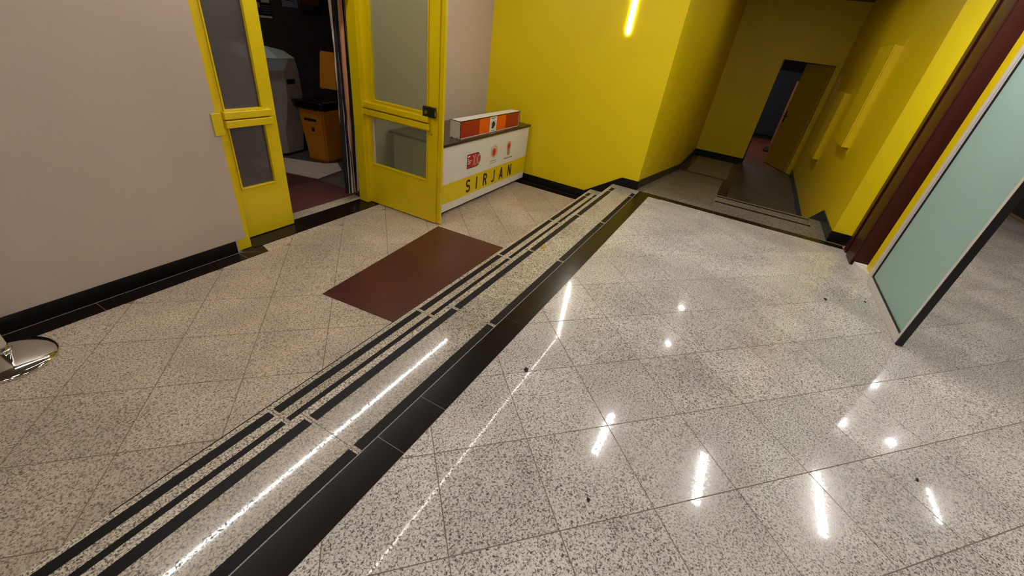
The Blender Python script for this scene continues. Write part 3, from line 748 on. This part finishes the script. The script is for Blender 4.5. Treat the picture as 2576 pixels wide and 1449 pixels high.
# small print on the front face of the bin
def on_front(s, z0, z1, wd):
    g0 = 1.0 + 0.32 * (z0 - ZL) / (0.38 - ZL)
    base = c - v * 0.5 * g0 - e1 * 0.004 + u * s
    p = [base - e2 * wd / 2, base + e2 * wd / 2]
    g1 = 1.0 + 0.32 * (z1 - ZL) / (0.38 - ZL)
    tp = c - v * 0.5 * g1 - e1 * 0.004 + u * s
    q = [tp - e2 * wd / 2, tp + e2 * wd / 2]
    n = e1 * 0.002
    return hexa([(p[0].x, p[0].y, z0), (p[1].x, p[1].y, z0), (p[1].x + n.x, p[1].y + n.y, z0), (p[0].x + n.x, p[0].y + n.y, z0)],
                [(q[0].x, q[0].y, z1), (q[1].x, q[1].y, z1), (q[1].x + n.x, q[1].y + n.y, z1), (q[0].x + n.x, q[0].y + n.y, z1)])
def on_left(s, z0, z1, wd):
    g0 = 1.0 + 0.32 * (z0 - ZL) / (0.38 - ZL); g1 = 1.0 + 0.32 * (z1 - ZL) / (0.38 - ZL)
    A = c - u * 0.5 * g0 - e2 * 0.004 + v * s; D = c - u * 0.5 * g1 - e2 * 0.004 + v * s; n = e2 * 0.002
    return hexa([tuple(A - e1 * wd / 2), tuple(A + e1 * wd / 2), tuple(A + e1 * wd / 2 + n), tuple(A - e1 * wd / 2 + n)][0:4] and [((A - e1 * wd / 2).x, (A - e1 * wd / 2).y, z0), ((A + e1 * wd / 2).x, (A + e1 * wd / 2).y, z0), ((A + e1 * wd / 2 + n).x, (A + e1 * wd / 2 + n).y, z0), ((A - e1 * wd / 2 + n).x, (A - e1 * wd / 2 + n).y, z0)],
                [((D - e1 * wd / 2).x, (D - e1 * wd / 2).y, z1), ((D + e1 * wd / 2).x, (D + e1 * wd / 2).y, z1), ((D + e1 * wd / 2 + n).x, (D + e1 * wd / 2 + n).y, z1), ((D - e1 * wd / 2 + n).x, (D - e1 * wd / 2 + n).y, z1)])
obj('printed_mark', on_left(0.05, 0.225, 0.255, 0.17), 'print_black', bn)
obj('printed_mark', on_left(-0.02, 0.10, 0.15, 0.035), 'print_black', bn)

mc = thing('office_machine', (3.6, 5.4, ZL), 'white floor standing machine with slanted lid in the store room', 'machine')
mu = Vector((0.36, 0.06, 0)); mv = Vector((-0.10, 0.42, 0)); m0 = Vector((3.55, 5.2, 0))
ml = Vector((-0.34, 0.08, 0))
def quadm(o, a, b, z): return [(o.x, o.y, z), (o.x + a.x, o.y + a.y, z), (o.x + a.x + b.x, o.y + a.y + b.y, z), (o.x + b.x, o.y + b.y, z)]
q0 = m0 + ml
def mring(z, f, r):  # front-left, front corner, right, back right, back left
    back = Vector((0.02, 0.42, 0))
    p = [m0 + ml, m0 + Vector((0.0 + f, 0, 0)), m0 + mu * r, m0 + mu * r + back, m0 + ml + back]
    return [(q.x, q.y, z) for q in p]
bm = bmesh.new()
rings = []
for z, f, r in ((ZL + 0.03, 0.0, 0.70), (0.05, 0.0, 0.86), (0.20, 0.05, 0.98), (0.44, 0.10, 1.0), (0.72, 0.10, 0.95), (0.86, 0.10, 0.86)):
    rings.append([bm.verts.new(p) for p in mring(z, f, r)])
for a, b in zip(rings, rings[1:]):
    for i in range(5): bm.faces.new((a[i], a[(i + 1) % 5], b[(i + 1) % 5], b[i]))
bm.faces.new(rings[0]); bm.faces.new(rings[-1])
obj('body', bm, 'machine_plastic', mc)
obj('base', prism([(p[0], p[1]) for p in mring(0, 0.0, 0.66)], 'z', ZL + 0.0005, ZL + 0.0299), 'print_black', mc)
bm = hexa([(3.20, 5.26, 0.862), (3.60, 5.19, 0.862), (3.86, 5.245, 0.862), (3.86, 5.68, 0.862), (3.22, 5.69, 0.862)], [(3.22, 5.42, 0.985), (3.56, 5.36, 0.975), (3.82, 5.40, 0.93), (3.82, 5.66, 0.93), (3.24, 5.67, 0.985)])
obj('lid', bm, 'machine_lid', mc)
obj('lid_flap', hexa([(3.26, 5.235, 0.735), (3.64, 5.172, 0.735), (3.64, 5.182, 0.735), (3.26, 5.245, 0.735)], [(3.26, 5.22, 0.86), (3.70, 5.15, 0.86), (3.70, 5.16, 0.86), (3.26, 5.23, 0.86)]), 'machine_lid', mc)
fn = Vector((0.06, -0.36, 0)).normalized()
dd = (mu - Vector((0.1, 0, 0))).normalized()
lp = m0 + Vector((0.10, 0, 0)) + dd * 0.02 + Vector((fn.x, fn.y, 0)) * 0.008
obj('name_plate', hexa([(lp.x, lp.y, 0.575), (lp.x + dd.x * 0.14, lp.y + dd.y * 0.14, 0.575), (lp.x + dd.x * 0.14 + 0.002, lp.y + dd.y * 0.14 + 0.006, 0.575), (lp.x + 0.002, lp.y + 0.006, 0.575)],
                       [(lp.x, lp.y, 0.63), (lp.x + dd.x * 0.14, lp.y + dd.y * 0.14, 0.63), (lp.x + dd.x * 0.14 + 0.002, lp.y + dd.y * 0.14 + 0.006, 0.63), (lp.x + 0.002, lp.y + 0.006, 0.63)]), 'print_black', mc)

# striped curtain gathered at the jamb
cu = thing('curtain', (3.07, 3.52, ZL), 'striped black white and peach curtain gathered beside the doorway', 'curtain')
bm = bmesh.new()
seq = [0, 1, 0, 0, 1, 0, 2, 0, 0, 1, 0, 1, 0, 2, 2, 2, 0, 1, 0, 1, 0, 1, 0, 2, 2, 0]
n = len(seq); zs = [-0.205, 0.2, 0.6, 1.0, 1.35, 1.60, 1.85]
cols = []
for i in range(n + 1):
    t_ = i / n; row = []
    for k, z in enumerate(zs):
        x = 2.960 + 0.02 * (k / 6) + (0.185 - 0.02 * (k / 6)) * t_ + 0.010 * math.sin(i * 2.1 + k * 0.5)
        y = 3.475 + 0.022 * math.sin(i * 1.05 + 0.2 * k) + 0.01 * math.sin(k * 1.3 + i * 0.4)
        row.append(bm.verts.new((x, y, z)))
    cols.append(row)
for i in range(n):
    for k in range(len(zs) - 1):
        f = bm.faces.new((cols[i][k], cols[i + 1][k], cols[i + 1][k + 1], cols[i][k + 1])); f.material_index = seq[i]
obj('cloth', bm, ['curtain_black', 'curtain_white', 'curtain_peach'], cu)
obj('rail', B(1.75, 3.13, 3.46, 3.48, 1.852, 1.872), 'steel', cu)

# papers on the store room wall
YP = 5.8995
t = thing('poster', (4.0, YP, 1.24), 'dark photo notice with white caption strip on the store room wall', 'poster')
obj('sheet', B(3.80, 4.095, YP - 0.004, YP, 1.235, 1.52), 'print_black', t)
obj('caption_strip', B(3.82, 4.092, YP - 0.0055, YP - 0.0042, 1.238, 1.262), 'white_panel', t)
obj('picture', B(3.82, 3.945, YP - 0.0055, YP - 0.0042, 1.345, 1.40), 'curtain_peach', t)
obj('picture', B(3.97, 4.085, YP - 0.0055, YP - 0.0042, 1.405, 1.50), 'curtain_white', t)
for z in (1.29, 1.315, 1.34, 1.365):
    obj('caption_line', B(3.965, 4.085, YP - 0.0055, YP - 0.0042, z, z + 0.010), 'grey_plastic', t)
t = thing('notice', (4.38, YP, 1.39), 'pale bluish paper notice on the store room wall', 'notice')
obj('sheet', B(4.268, 4.50, YP - 0.003, YP, 1.388, 1.66), 'blue_paper', t)
obj('caption_line', B(4.32, 4.46, YP - 0.0042, YP - 0.0032, 1.458, 1.466), 'print_black', t)
t = thing('wall_pocket', (4.67, YP, 1.37), 'brown card above a dark green pouch on the store room wall', 'pouch')
obj('card', B(4.52, 4.83, YP - 0.03, YP, 1.44, 1.68), 'brown_card', t)
obj('pouch', B(4.53, 4.80, YP - 0.045, YP - 0.001, 1.365, 1.4395, 0.01), 'dark_green', t)

# ------------------------------------------------------------------ small things on the floor
tag(obj('floor_sticker', B(2.885, 2.945, 1.112, 1.145, 0.0012, 0.0018), 'sticker_yellow'), 'small yellowed sticker on the granite step', 'sticker')
def crumb(x, y, r, label, m='debris_dark'):
    bm = bmesh.new(); pts = []
    k = random.random() * 6
    for i in range(7):
        a = i / 7 * 2 * math.pi; rr = r * (0.55 + 0.45 * abs(math.sin(a * 1.0 + k)))
        pts.append((x + rr * math.cos(a), y + rr * math.sin(a) * 0.6))
    tag(obj('scrap', prism(pts, 'z', 0.0006, 0.004), m), label, 'scrap')
crumb(1.974, -1.228, 0.012, 'dark pebble on the polished floor near a tile joint')
crumb(3.684, -1.011, 0.022, 'dark scrap on the polished floor before the maroon pillar')
crumb(3.878, -1.308, 0.016, 'dark scrap beside the foot of the glass panel')
crumb(1.526, 0.563, 0.022, 'dark scrap on the polished floor beside the black band')
crumb(1.033, 0.029, 0.012, 'tiny dark chip on the polished floor')
tag(obj('floor_strip', B(7.6, 9.9, -4.06, -4.0, 0.0004, 0.0014), 'orange_strip'), 'orange strip on the floor along the dark clad wall', 'tape')  # thin orange strip on the floor along the wall
